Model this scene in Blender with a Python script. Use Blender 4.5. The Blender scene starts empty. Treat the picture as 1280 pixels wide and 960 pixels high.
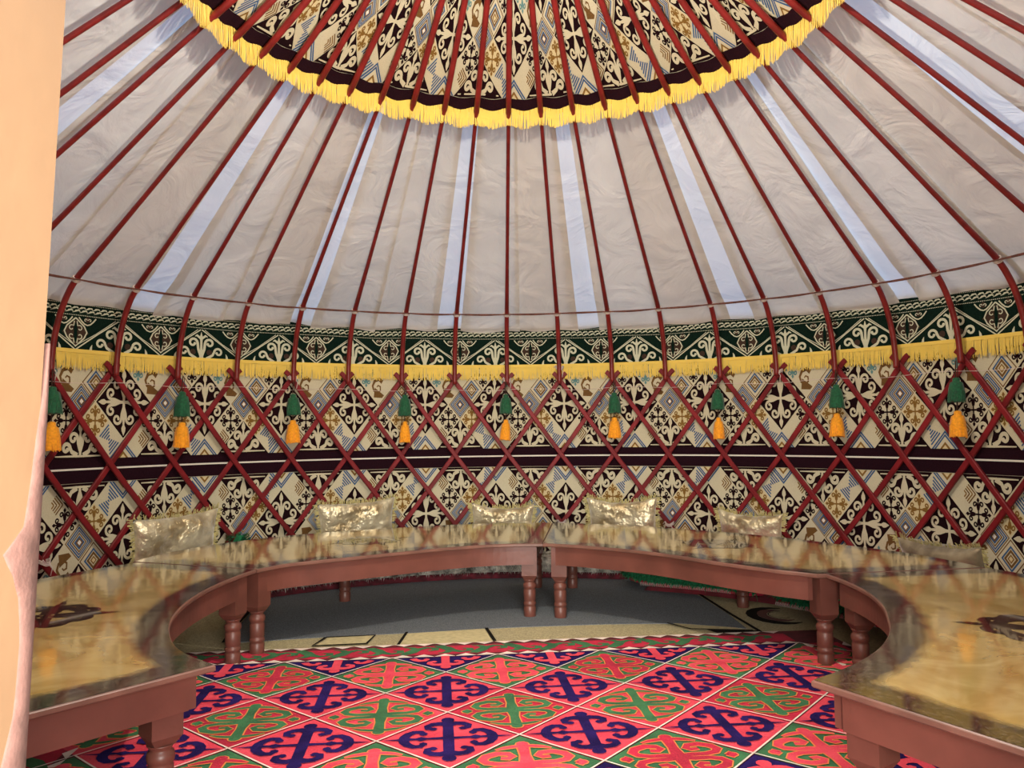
import bpy, bmesh, math, random
from math import sin, cos, pi, radians as R_, sqrt, atan2, hypot
from mathutils import Vector, Matrix, noise
random.seed(7)
S = bpy.context.scene
COL = S.collection

# ------------------------------------------------------------------ camera
FPX, YAW, PIT, ROLL = 1008.64, -0.00491, 0.05605, -0.01165
CAM = Vector((-0.0141, -3.4040, 1.08))
def cam_vec(v):
    c, s = cos(-PIT), sin(-PIT); v = (v[0], c*v[1]+s*v[2], -s*v[1]+c*v[2])
    c, s = cos(-YAW), sin(-YAW); return Vector((c*v[0]-s*v[1], s*v[0]+c*v[1], v[2]))
cr, sr = cos(-ROLL), sin(-ROLL)
right, up, fwd = cam_vec((cr, 0, -sr)), cam_vec((sr, 0, cr)), cam_vec((0, 1, 0))
cd = bpy.data.cameras.new('camera'); cam = bpy.data.objects.new('camera', cd); COL.objects.link(cam)
cd.sensor_width = 36; cd.lens = 36*FPX/1280; cd.clip_start = 0.02; cd.clip_end = 200
M = Matrix.Identity(4)
for i in range(3):
    M[i][0], M[i][1], M[i][2], M[i][3] = right[i], up[i], -fwd[i], CAM[i]
cam.matrix_world = M
S.camera = cam

# ------------------------------------------------------------------ light and exposure
w = bpy.data.worlds.new('sky'); S.world = w; w.use_nodes = True
nt = w.node_tree; bg = nt.nodes['Background']
sky = nt.nodes.new('ShaderNodeTexSky'); sky.sky_type = 'NISHITA'; sky.sun_disc = False
sky.sun_elevation = R_(45); sky.sun_rotation = R_(140); sky.altitude = 400
nt.links.new(sky.outputs[0], bg.inputs[0]); bg.inputs[1].default_value = 0.22
sd = bpy.data.lights.new('sun', 'SUN'); sd.energy = .5; sd.angle = R_(0.6); sd.color = (1, .86, .66)
sun = bpy.data.objects.new('sun', sd); COL.objects.link(sun)
sun.rotation_euler = Vector((.52, -.62, .80)).to_track_quat('Z', 'Y').to_euler()
def area(name, loc, tgt, sx, sy, e, col):
    l = bpy.data.lights.new(name, 'AREA'); l.shape = 'RECTANGLE'; l.size = sx; l.size_y = sy; l.energy = e; l.color = col
    o = bpy.data.objects.new(name, l); COL.objects.link(o); o.location = loc
    o.rotation_euler = (Vector(loc)-Vector(tgt)).to_track_quat('Z', 'Y').to_euler(); return o
area('daylight_through_door', (.30, -5.0, 1.35), (.1, 0, .75), 2.0, 1.7, 240, (1, .93, .84))
pl = bpy.data.lights.new('lamp_under_roof', 'POINT'); pl.energy = 84; pl.shadow_soft_size = .05; pl.color = (1, .93, .84)
po = bpy.data.objects.new('lamp_under_roof', pl); COL.objects.link(po); po.location = (0, -.8, 2.95)
S.view_settings.view_transform = 'Standard'; S.view_settings.look = 'None'
S.view_settings.gamma = 1; S.view_settings.use_curve_mapping = False
S.view_settings.exposure = 0.9

# ------------------------------------------------------------------ materials
MATS = {}
def mat(name, col, rough=.7, noise_s=0, noise_a=0, bump=0, bump_s=60, coat=0, metal=0, sheen=0, spec=.5, col2=None, detail=6, coatr=.05, sss=None):
    m = bpy.data.materials.new(name); m.use_nodes = True; n = m.node_tree; p = n.nodes['Principled BSDF']
    p.inputs['Base Color'].default_value = (*col, 1); p.inputs['Roughness'].default_value = rough
    p.inputs['Metallic'].default_value = metal; p.inputs['Coat Weight'].default_value = coat
    p.inputs['Coat Roughness'].default_value = coatr; p.inputs['Sheen Weight'].default_value = sheen
    p.inputs['Specular IOR Level'].default_value = spec
    tc = n.nodes.new('ShaderNodeTexCoord')
    if noise_a or col2:
        t = n.nodes.new('ShaderNodeTexNoise'); t.inputs['Scale'].default_value = noise_s; t.inputs['Detail'].default_value = detail
        n.links.new(tc.outputs['Object'], t.inputs['Vector'])
        r = n.nodes.new('ShaderNodeValToRGB'); n.links.new(t.outputs['Fac'], r.inputs[0])
        c2 = col2 or tuple(min(1, c*(1+noise_a)) for c in col); c1 = col if col2 else tuple(c*(1-noise_a) for c in col)
        r.color_ramp.elements[0].position = .35; r.color_ramp.elements[1].position = .65
        r.color_ramp.elements[0].color = (*c1, 1); r.color_ramp.elements[1].color = (*c2, 1)
        n.links.new(r.outputs[0], p.inputs['Base Color'])
    if bump:
        t = n.nodes.new('ShaderNodeTexNoise'); t.inputs['Scale'].default_value = bump_s; t.inputs['Detail'].default_value = 4
        n.links.new(tc.outputs['Object'], t.inputs['Vector'])
        b = n.nodes.new('ShaderNodeBump'); b.inputs['Strength'].default_value = bump; b.inputs['Distance'].default_value = .03 if name == 'gold_velvet' else .01
        n.links.new(t.outputs['Fac'], b.inputs['Height']); n.links.new(b.outputs[0], p.inputs['Normal'])
    MATS[name] = m; return m

RED = mat('red_paint', (.19, .013, .013), .38, 9, .25, .15, 40)
SLAT = mat('red_slat_paint', (.18, .010, .014), .5, 7, .28, .2, 40, spec=.25)
CREAM = mat('cream_yarn', (.56, .51, .36), .9, 300, .10, spec=.15)
BLACK = mat('dark_plum_yarn', (.012, .0035, .005), .95, 200, .3, spec=.08)
PLUM = mat('plum_border', (.016, .004, .008), .9, 200, .3, spec=.08)
GOLD = mat('ochre_yarn', (.20, .10, .014), .9, 200, .15)
BLUE = mat('blue_yarn', (.025, .085, .21), .9, 200, .15)
TAN = mat('pale_gold_yarn', (.60, .50, .28), .9, 200, .1)
SAND = mat('brown_yarn', (.14, .065, .012), .9, 200, .2)
TEAL = mat('teal_yarn', (.10, .22, .22), .9)
WHITE = mat('white_yarn', (.72, .68, .60), .9)
DGREEN = mat('dark_green_cloth', (.004, .014, .009), .95, 150, .3, spec=.08)
DBROWN = mat('dark_brown_yarn', (.04, .018, .009), .95, 100, .3)
FRCREAM = mat('frieze_cream_yarn', (.55, .55, .40), .9, 300, .1)
YEL = mat('yellow_fringe', (.80, .57, .10), .75, 9, .05, sheen=.3)
YEL2 = mat('yellow_fringe_header', (.70, .38, .03), .7)
TGREEN = mat('green_tassel_yarn', (.002, .085, .03), .8, 80, .3, sheen=.2)
TORANGE = mat('orange_tassel_yarn', (.92, .34, .004), .75, 80, .15, sheen=.2)
STRING = mat('white_string', (.62, .52, .48), .8)
CORD = mat('brown_cord', (.13, .045, .03), .8, 30, .3)
TWOOD = mat('table_lacquer', (.135, .045, .032), .42, 5, .18, .1, 30)
TWOODD = mat('table_edge_lacquer', (.16, .075, .055), .4, 8, .2)
PINK = mat('pink_felt', (.66, .035, .07), .95, 9, .16, .5, 150, col2=(.80, .07, .11))
CRIM = mat('crimson_felt', (.50, .012, .045), .95, 9, .2, .5, 150)
NAVY = mat('navy_felt', (.020, .010, .085), .95, 12, .3, .5, 150, spec=.08)
RGREEN = mat('green_felt', (.035, .15, .055), .95, 12, .25, .5, 150)
ORNG = mat('orange_felt_cord', (.75, .22, .06), .9)
RWHITE = mat('white_felt_cord', (.80, .66, .58), .9, 20, .15)
RDARK = mat('dark_red_felt', (.12, .008, .015), .95, 12, .3)
GREYF = mat('grey_carpet', (.135, .15, .165), 1, 220, .45, .5, 300, detail=8)
BEIGEF = mat('beige_felt', (.42, .36, .20), 1, 120, .25, .4, 200)
BEIGEL = mat('pale_beige_felt', (.55, .47, .25), 1, 40, .12, .3, 200)
BLACKF = mat('black_felt', (.012, .01, .008), 1, spec=.08)
BROWNF = mat('brown_felt', (.11, .035, .028), 1)
GFRINGE = mat('green_fringe', (.008, .16, .06), .85, 60, .4)
FUR = mat('grey_fur', (.07, .068, .055), .9, 16, .5, 1, 60, col2=(.75, .72, .64), detail=8)
FURL = mat('pale_fur', (.50, .48, .42), .8, 14, .5)
VELVET = mat('gold_velvet', (.34, .25, .12), .30, 9, .4, 1, 14, sheen=.8, metal=.45, col2=(.80, .72, .50), detail=6)
VELVETD = mat('dull_bronze_velvet', (.13, .09, .05), .38, 9, .4, 1, 14, sheen=.6, metal=.3, col2=(.36, .29, .18), detail=6)
CFRINGE = mat('olive_gold_fringe', (.46, .40, .17), .8, 60, .3)
DOORW = mat('door_wood', (.37, .225, .12), .7, 3, .07, .1, 20)
DOORSHADE = mat('door_jamb_shade', (.20, .105, .085), 1, 60, .15, .15, 200)  # shade on the door jamb, put into a darker colour
GROUND = mat('ground', (.25, .21, .16), 1, 4, .3)
OUTER = mat('outer_felt', (.5, .48, .44), 1)
WOODFLOOR = mat('floor_boards', (.10, .06, .035), .8, 6, .3)
CRUMP = mat('pale_plastic', (.6, .58, .52), .4)

def cloth(name, col, tr, trcol, col2, sc=1.6):
    m = bpy.data.materials.new(name); m.use_nodes = True; n = m.node_tree
    out = n.nodes['Material Output']; n.nodes.remove(n.nodes['Principled BSDF'])
    d = n.nodes.new('ShaderNodeBsdfDiffuse'); t = n.nodes.new('ShaderNodeBsdfTranslucent'); mx = n.nodes.new('ShaderNodeMixShader')
    tc = n.nodes.new('ShaderNodeTexCoord'); no = n.nodes.new('ShaderNodeTexNoise'); no.inputs['Scale'].default_value = sc; no.inputs['Detail'].default_value = 5
    no.inputs['Distortion'].default_value = .6
    r = n.nodes.new('ShaderNodeValToRGB'); r.color_ramp.elements[0].color = (*col, 1); r.color_ramp.elements[1].color = (*col2, 1)
    r.color_ramp.elements[0].position = .38; r.color_ramp.elements[1].position = .62
    n.links.new(tc.outputs['Object'], no.inputs['Vector']); n.links.new(no.outputs['Fac'], r.inputs[0]); n.links.new(r.outputs[0], d.inputs[0])
    b = n.nodes.new('ShaderNodeBump'); b.inputs['Strength'].default_value = .55; b.inputs['Distance'].default_value = .05
    n2 = n.nodes.new('ShaderNodeTexNoise'); n2.inputs['Scale'].default_value = 3.5; n2.inputs['Detail'].default_value = 5; n2.inputs['Distortion'].default_value = 1.2
    n.links.new(tc.outputs['Object'], n2.inputs['Vector']); n.links.new(n2.outputs['Fac'], b.inputs['Height']); n.links.new(b.outputs[0], d.inputs['Normal'])
    t.inputs[0].default_value = (*trcol, 1); mx.inputs[0].default_value = tr
    n.links.new(d.outputs[0], mx.inputs[1]); n.links.new(t.outputs[0], mx.inputs[2]); n.links.new(mx.outputs[0], out.inputs[0])
    return m
CANV = cloth('double_canvas', (.64, .61, .56), .16, (.80, .74, .66), (.76, .74, .70))
CANVB = cloth('beige_double_canvas', (.62, .57, .50), .15, (.78, .68, .58), (.72, .67, .60), 2.2)
CANV2 = cloth('single_canvas', (.76, .79, .80), .22, (.74, .84, .96), (.82, .84, .86))

# glossy table top: gold picture field, dark ornamented rim, glass-like varnish
def top_mat():
    m = bpy.data.materials.new('table_top_glass'); m.use_nodes = True; n = m.node_tree; p = n.nodes['Principled BSDF']
    L = n.links.new; N = n.nodes.new
    uv = N('ShaderNodeUVMap'); sep = N('ShaderNodeSeparateXYZ'); L(uv.outputs[0], sep.inputs[0])   # u = distance to rim in m
    tc = N('ShaderNodeTexCoord')
    n1 = N('ShaderNodeTexNoise'); n1.inputs['Scale'].default_value = 9; n1.inputs['Detail'].default_value = 6; n1.inputs['Distortion'].default_value = 1; L(tc.outputs['Object'], n1.inputs['Vector'])
    ad = N('ShaderNodeMath'); ad.operation = 'MULTIPLY_ADD'; ad.inputs[1].default_value = -.05; L(n1.outputs['Fac'], ad.inputs[0]); L(sep.outputs[0], ad.inputs[2])
    rm = N('ShaderNodeMapRange'); rm.inputs[1].default_value = .065; rm.inputs[2].default_value = .105; L(ad.outputs[0], rm.inputs[0])
    n2 = N('ShaderNodeTexNoise'); n2.inputs['Scale'].default_value = 4; n2.inputs['Detail'].default_value = 8; n2.inputs['Distortion'].default_value = 2; L(tc.outputs['Object'], n2.inputs['Vector'])
    g = N('ShaderNodeValToRGB'); g.color_ramp.elements[0].color = (.46, .29, .085, 1); g.color_ramp.elements[1].color = (.62, .45, .18, 1)
    g.color_ramp.elements[0].position = .35; g.color_ramp.elements[1].position = .68; L(n2.outputs['Fac'], g.inputs[0])
    n3 = N('ShaderNodeTexNoise'); n3.inputs['Scale'].default_value = 38; n3.inputs['Detail'].default_value = 3; n3.inputs['Distortion'].default_value = 3; L(tc.outputs['Object'], n3.inputs['Vector'])
    k = N('ShaderNodeValToRGB'); k.color_ramp.elements[0].color = (.020, .010, .009, 1); k.color_ramp.elements[1].color = (.11, .08, .065, 1)
    k.color_ramp.elements[0].position = .48; k.color_ramp.elements[1].position = .62; L(n3.outputs['Fac'], k.inputs[0])
    mx = N('ShaderNodeMix'); mx.data_type = 'RGBA'; L(rm.outputs[0], mx.inputs['Factor']); L(k.outputs[0], mx.inputs['A']); L(g.outputs[0], mx.inputs['B'])
    L(mx.outputs['Result'], p.inputs['Base Color'])
    p.inputs['Roughness'].default_value = .10; p.inputs['Coat Weight'].default_value = 1; p.inputs['Coat Roughness'].default_value = .085; p.inputs['Coat IOR'].default_value = 1.55
    wv = N('ShaderNodeTexNoise'); wv.inputs['Scale'].default_value = 9; wv.inputs['Detail'].default_value = 2; L(tc.outputs['Object'], wv.inputs['Vector'])
    b = N('ShaderNodeBump'); b.inputs['Strength'].default_value = .10; b.inputs['Distance'].default_value = .006
    L(wv.outputs['Fac'], b.inputs['Height']); L(b.outputs[0], p.inputs['Coat Normal']); L(b.outputs[0], p.inputs['Normal'])
    return m
TOPM = top_mat()
ORN = mat('table_ornament_print', (.035, .010, .009), .12, 30, .4, coat=1, coatr=.035)

# ------------------------------------------------------------------ object helpers
def mesh_of(name, V, F, mats, MI=None, smooth=False):
    me = bpy.data.meshes.new(name); me.from_pydata([tuple(v) for v in V], [], F)
    for m in mats: me.materials.append(m)
    if MI: me.polygons.foreach_set('material_index', MI)
    if smooth: me.polygons.foreach_set('use_smooth', [True]*len(F))
    me.update(); return me
def link(name, me, parent=None, kind=None):
    o = bpy.data.objects.new(name, me); COL.objects.link(o)
    if parent: o.parent = parent
    if kind: o['kind'] = kind
    return o
def tag(o, label, cat, group=None):
    o['label'] = label; o['category'] = cat
    if group: o['group'] = group
    return o
def thing(name, label, cat, loc=(0, 0, 0), group=None, rz=0):
    o = bpy.data.objects.new(name, None); COL.objects.link(o); o.location = loc; o.rotation_euler = (0, 0, rz); o.empty_display_size = .1
    return tag(o, label, cat, group)
def pol(r, th, z): return Vector((r*sin(th), r*cos(th), z))
class MB:
    def __init__(s): s.V = []; s.F = []; s.M = []
    def add(s, V, F, m=0):
        o = len(s.V); s.V += [tuple(v) for v in V]; s.F += [tuple(i+o for i in f) for f in F]; s.M += [m]*len(F)
    def box(s, c, sx, sy, sz, rz=0, m=0):
        V = []; q = cos(rz), sin(rz)
        for z in (-sz/2, sz/2):
            for x, y in ((-sx/2, -sy/2), (sx/2, -sy/2), (sx/2, sy/2), (-sx/2, sy/2)):
                V.append((c[0]+q[0]*x-q[1]*y, c[1]+q[1]*x+q[0]*y, c[2]+z))
        s.add(V, [(3, 2, 1, 0), (4, 5, 6, 7), (0, 1, 5, 4), (1, 2, 6, 5), (2, 3, 7, 6), (3, 0, 4, 7)], m)
    def tube(s, P, r, n=8, m=0, cap=True):
        P = [Vector(p) for p in P]; V = []; F = []
        rr = r if isinstance(r, (list, tuple)) else [r]*len(P)
        t0 = (P[1]-P[0]).normalized(); ref = Vector((0, 0, 1)) if abs(t0.z) < .9 else Vector((1, 0, 0))
        a = t0.cross(ref).normalized()
        for i, p in enumerate(P):
            t = ((P[min(i+1, len(P)-1)]-P[max(i-1, 0)])).normalized()
            a = (a-t*a.dot(t)).normalized(); b = t.cross(a)
            for k in range(n):
                an = 2*pi*k/n; V.append(p+(a*cos(an)+b*sin(an))*rr[i])
        for i in range(len(P)-1):
            for k in range(n): F.append((i*n+k, i*n+(k+1) % n, (i+1)*n+(k+1) % n, (i+1)*n+k))
        if cap: F.append(tuple(range(n-1, -1, -1))); F.append(tuple((len(P)-1)*n+k for k in range(n)))
        s.add(V, F, m)
    def lathe(s, prof, n=16, c=(0, 0, 0), m=0):
        V = []; F = []
        for r, z in prof:
            for k in range(n): V.append((c[0]+r*cos(2*pi*k/n), c[1]+r*sin(2*pi*k/n), c[2]+z))
        for i in range(len(prof)-1):
            for k in range(n): F.append((i*n+k, i*n+(k+1) % n, (i+1)*n+(k+1) % n, (i+1)*n+k))
        F.append(tuple(range(n-1, -1, -1))); F.append(tuple((len(prof)-1)*n+k for k in range(n)))
        s.add(V, F, m)
    def build(s, name, mats, parent=None, kind=None, smooth=False):
        if not isinstance(mats, (list, tuple)): mats = [mats]
        return link(name, mesh_of(name, s.V, s.F, mats, s.M, smooth), parent, kind)

# flat pattern builder: everything in (u, v, layer), mapped on a real surface afterwards
class Pat:
    def __init__(s, step=.05): s.V = []; s.F = []; s.M = []; s.step = step; s.e = 0
    def eps(s, l): s.e = (s.e+1) % 9; return l+s.e*.055
    def quad(s, pts, m, l):
        o = len(s.V); s.V += [(p[0], p[1], l) for p in pts]; s.F.append(tuple(range(o, o+len(pts)))); s.M.append(m)
    def poly(s, pts, m, l):                        # convex polygon cut into columns
        xs = [p[0] for p in pts]; x0, x1 = min(xs), max(xs)
        cut = sorted(set([round(x, 6) for x in xs]+[round(x0+(x1-x0)*k/max(1, math.ceil((x1-x0)/s.step)), 6) for k in range(max(1, math.ceil((x1-x0)/s.step))+1)]))
        def span(x):
            ys = []
            for i in range(len(pts)):
                a, b = pts[i], pts[(i+1) % len(pts)]
                if min(a[0], b[0])-1e-5 <= x <= max(a[0], b[0])+1e-5:
                    if abs(a[0]-b[0]) < 1e-5: ys += [a[1], b[1]]
                    else: ys.append(a[1]+(b[1]-a[1])*min(1, max(0, (x-a[0])/(b[0]-a[0]))))
            return (min(ys), max(ys)) if ys else None
        for a, b in zip(cut[:-1], cut[1:]):
            if b-a < 1e-4: continue
            p, q = span(a), span(b)
            if p and q: s.quad([(a, p[0]), (b, q[0]), (b, q[1]), (a, p[1])], m, l)
    def stroke(s, pts, wd, T, m, l):
        l = s.eps(l); n = len(pts); W = wd if isinstance(wd, (list, tuple)) else [wd]*n
        Lp = []; Rp = []
        for i in range(n):
            a, b = pts[max(i-1, 0)], pts[min(i+1, n-1)]
            dx, dy = b[0]-a[0], b[1]-a[1]; d = hypot(dx, dy) or 1
            nx, ny = -dy/d*W[i]/2, dx/d*W[i]/2
            Lp.append(T((pts[i][0]+nx, pts[i][1]+ny))); Rp.append(T((pts[i][0]-nx, pts[i][1]-ny)))
        o = len(s.V)
        for p, q in zip(Lp, Rp): s.V += [(p[0], p[1], l), (q[0], q[1], l)]
        for i in range(n-1): s.F.append((o+2*i, o+2*i+1, o+2*i+3, o+2*i+2)); s.M.append(m)
    def blob(s, c, r, T, m, l, n=10, ry=None):
        l = s.eps(l); o = len(s.V); ry = ry or r
        s.V += [(*T((c[0]+r*cos(2*pi*k/n), c[1]+ry*sin(2*pi*k/n))), l) for k in range(n)]
        s.F.append(tuple(range(o, o+n))); s.M.append(m)
    def bake(s, fn, name, mats, parent=None, kind=None):
        return link(name, mesh_of(name, [fn(*v) for v in s.V], s.F, mats, s.M), parent, kind)
def TR(cx, cy, sx, sy, rot=0, fx=1):
    c, q = cos(rot), sin(rot)
    return lambda p: (cx+sx*(c*p[0]*fx-q*p[1]), cy+sy*(q*p[0]*fx+c*p[1]))
def spiral(cx, cy, a0, turn, r0, r1, n=14):
    return [(cx+(r0+(r1-r0)*i/n)*cos(a0+turn*i/n), cy+(r0+(r1-r0)*i/n)*sin(a0+turn*i/n)) for i in range(n+1)]
def horn(P, T, m, l, base, c, r, w, tip=.45, turns=1.25):
    # ram's horn: from base up beside the stem, over the top and curling in
    sp = spiral(c[0], c[1], pi, -2*pi*turns*.72, r, r*tip)
    pts = [base, (base[0]+(c[0]-r-base[0])*.8, base[1]+(c[1]-base[1])*.55)]+sp
    n = len(pts); P.stroke(pts, [w*1.3]+[w*(1.1-.25*i/n) for i in range(1, n)], T, m, l)
    P.blob(pts[-1], w*.62, T, m, l, 8)

def fleur4(P, cx, cy, sx, sy, m, l, arms=(0, 1, 2, 3), w=.13):
    for k in arms:
        for fx in (1, -1):
            T = TR(cx, cy, sx, sy, k*pi/2, fx)
            horn(P, T, m, l, (.0, .15), (.235, .455), .15, w*.58, .36, 1.35)
        T = TR(cx, cy, sx, sy, k*pi/2)
        P.stroke([(0, 0), (0, .2), (0, .45), (0, .62), (0, .70), (0, .78), (0, .90)], [.07, .10, .09, .06, .15, .13, .01], T, m, l+.2)
def cross8(P, cx, cy, sx, sy, m, l):
    for k in range(4):
        T = TR(cx, cy, sx, sy, k*pi/2)
        P.stroke([(0, 0), (0, .62), (0, .70), (0, .76), (0, .84)], [.09, .08, .20, .15, .01], T, m, l+.2)
        for fx in (1, -1):
            T = TR(cx, cy, sx, sy, k*pi/2, fx)
            horn(P, T, m, l, (.02, .22), (.215, .49), .135, .088, .45, 1.35)
def diam(cx, cy, rx, ry): return [(cx-rx, cy), (cx, cy-ry), (cx+rx, cy), (cx, cy+ry)]
def clip(pts, lo=None, hi=None):
    for lim, sg in ((lo, 1), (hi, -1)):
        if lim is None: continue
        out = []
        for i in range(len(pts)):
            a, b = pts[i], pts[(i+1) % len(pts)]
            da, db = sg*(a[1]-lim), sg*(b[1]-lim)
            if da >= 0: out.append(a)
            if (da > 0) != (db > 0) and da != db:
                t = da/(da-db); out.append((a[0]+t*(b[0]-a[0]), lim))
        pts = out
        if len(pts) < 3: return []
    return pts
# tapestry cells; material slots
TM = [CREAM, BLACK, GOLD, BLUE, TAN, SAND, TEAL, WHITE]
cCR, cBK, cGO, cBL, cTA, cSA, cTE, cWH = range(8)
def nest(P, cx, cy, a, b, seq, dirn, lo=0):
    for i, (f, m) in enumerate(seq):
        pts = clip([(p[0], p[1]) for p in diam(cx, cy, a*f, b*f)], *( (lo, None) if dirn else (None, None)))
        if pts: P.poly(pts, m, 1+.6*i)
def tapestry(u0, u1, per, b, rows, phase, small_shift=0):
    """v grows away from the edge (v=0).  Period = six small half-diagonals."""
    P = Pat(.035); a = per/6
    k0, k1 = math.floor((u0-phase)/per)-1, math.ceil((u1-phase)/per)+1
    def ok(x, r): return u0+r < x < u1-r
    for k in range(k0, k1+1):
        X = phase+k*per-3*a                       # X: column 0, the big diamond of row 0 stands at column 3
        for j in range(0, rows):
            jj = j if j <= 6 else 12-j
            if jj < 0: continue
            flip = 1 if j <= 6 else -1
            Y = j*b
            def small(i): return X+i*a
            if jj == 0 and j in (0,):
                x = small(3)
                if ok(x, 2*a):
                    P.poly(clip(diam(x, 0, 2*a, 2*b), 0), cBK, 1)
                    fleur4(P, x, 0.02, 2*a, 2*b, cCR, 2, (0,), .15)
                    for fx in (1, -1):
                        T = TR(x, .02, 2*a, 2*b, 0, fx)
                        horn(P, T, cCR, 2, (.1, .02), (.48, .20), .14, .10, .4)
                        P.stroke([(0, .0), (.85*1, .0)], [.06, .03], T, cCR, 2)
                x = small(0)
                if ok(x, a): nest(P, x, 0, a, b, [(.97, cBL), (.84, cCR), (.79, cBL), (.66, cCR), (.38, cGO), (.22, cTA)], 1)
            if jj == 1:
                x = small(-1)
                if ok(x, a):
                    P.poly(diam(x, Y, a*.95, b*.95), cCR, 1)
                    for q in range(-4, 5):       # stepped blue hourglass of slanting bars
                        L = .12+.15*abs(q); o = q*.145
                        T = TR(x, Y, a, b, pi/4*1)
                        P.stroke([(-L*.62+o*.15, o), (L*.62+o*.15, o)], .085, T, cBL, 2)
                x = small(1)
                if ok(x, a):
                    P.poly(diam(x, Y, a*.95, b*.95), cCR, 1)
                    for q in range(4):
                        T = TR(x, Y, a, b, 0)
                        f = .86-q*.20; L = .48*(1-q*.22)
                        P.stroke([(f, 0), (f-L, L)], .075, T, cGO if q % 2 else cSA, 2); P.stroke([(f, 0), (f-L, -L)], .075, T, cGO if q % 2 else cSA, 2)
            if jj == 2:
                for i, m, bgm in ((2, cBK, cCR), (4, cGO, cTA)):
                    x = small(i)
                    if ok(x, a): P.poly(diam(x, Y, a*.95, b*.95), bgm, 1); cross8(P, x, Y, a, b, m, 2)
            if jj == 3:
                x = small(0)
                if ok(x, 2*a) and j+1 < rows: P.poly(diam(x, Y, 1.95*a, 1.95*b), cBK, 1); fleur4(P, x, Y, 2*a, 2*b, cCR, 2)
                x = small(3)
                if ok(x, a): nest(P, x, Y, a*.95, b*.95, [(1, cSA), (.92, cCR), (.87, cBL), (.75, cCR), (.70, cBL), (.59, cCR), (.54, cSA), (.44, cCR), (.39, cBL), (.27, cSA), (.15, cWH)], 0)
            if jj == 4:
                x = small(2)
                if ok(x, a):
                    P.poly(diam(x, Y, a*.95, b*.95), cCR, 1)
                    T = TR(x, Y, a, b, pi/4, 1)
                    P.poly([T(p) for p in ((-.62, -.1), (-.15, -.62), (.1, -.62), (-.1, .3))], cSA, 1.6)
                    P.stroke([(.62, .1), (.55, .45), (.2, .6), (-.15, .5), (-.3, .2), (-.2, -.1), (.1, -.18), (.28, .02), (.2, .2), (.05, .2)], [.3, .26, .2, .16, .14, .13, .12, .12, .1, .08], T, cSA, 2)
                x = small(4)
                if ok(x, a): nest(P, x, Y, a*.95, b*.95, [(1, cSA), (.91, cCR), (.68, cBL), (.54, cCR), (.49, cSA), (.32, cCR), (.24, cGO), (.14, cTA)], 0)
            if jj == 5:
                for i, m in ((5, cBK), (1, cTE)):
                    x = small(i)
                    if ok(x, a): P.poly(diam(x, Y, a*.95, b*.95), cCR, 1); cross8(P, x, Y, a, b, m, 2)
            if jj == 6:
                x = small(3)
                if ok(x, 2*a): P.poly(diam(x, Y, 1.95*a, 1.95*b), cBK, 1); fleur4(P, x, Y, 2*a, 2*b, cCR, 2)
                x = small(0)
                if ok(x, a): nest(P, x, Y, a*.95, b*.95, [(1, cSA), (.92, cCR), (.87, cBL), (.75, cCR), (.70, cBL), (.59, cCR), (.54, cSA), (.44, cCR), (.39, cBL), (.27, cSA), (.15, cWH)], 0)
    return P

DTH = 2*pi/45; TH0 = -0.0284
def TK(k): return TH0+k*DTH               # angle of pole / lattice head k; k=0 is the upright middle one
ORD = ['', 'first', 'second', 'third', 'fourth', 'fifth', 'sixth', 'seventh', 'eighth', 'ninth', 'tenth', 'eleventh', 'twelfth', 'thirteenth', 'fourteenth', 'fifteenth', 'sixteenth']
ZC, SL = 4.063, .7617                     # roof cone through the pole axes
CN = sqrt(1+SL*SL)
def coneZ(r, off=0): return ZC+off*CN-SL*r

# ------------------------------------------------------------------ structure: ground, floor, walls, roof cloth
mb = MB(); mb.box((0, 0, -.14), 40, 40, .1); mb.build('ground', [GROUND], kind='structure')
mb = MB()
n = 96; V = [(0, 0, 0)]+[pol(3.08, 2*pi*k/n, 0) for k in range(n)]+[pol(3.08, 2*pi*k/n, -.08) for k in range(n)]
F = [(0, 1+(k+1) % n, 1+k) for k in range(n)]+[(1+k, 1+(k+1) % n, 1+n+(k+1) % n, 1+n+k) for k in range(n)]
mb.add(V, F); mb.build('floor', [WOODFLOOR], kind='structure')

DL, DR = -(pi-.155), pi-.26               # door opening between these angles
mb = MB(); n = 150
for (a0, a1, z0, z1, nn) in ((DL, DR, 0, 1.93, 150), (DR, 2*pi+DL, 1.56, 1.93, 10)):
    V = []; F = []
    for i in range(nn+1):
        t = a0+(a1-a0)*i/nn
        for r, z in ((3.075, z0), (3.075, z1), (3.11, z1), (3.11, z0)): V.append(pol(r, t, z))
    for i in range(nn):
        for q in range(4): F.append((4*i+q, 4*i+(q+1) % 4, 4*i+4+(q+1) % 4, 4*i+4+q))
    F += [(0, 1, 2, 3), (4*nn+3, 4*nn+2, 4*nn+1, 4*nn)]
    mb.add(V, F)
mb.build('wall_round', [OUTER], kind='structure')

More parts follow.
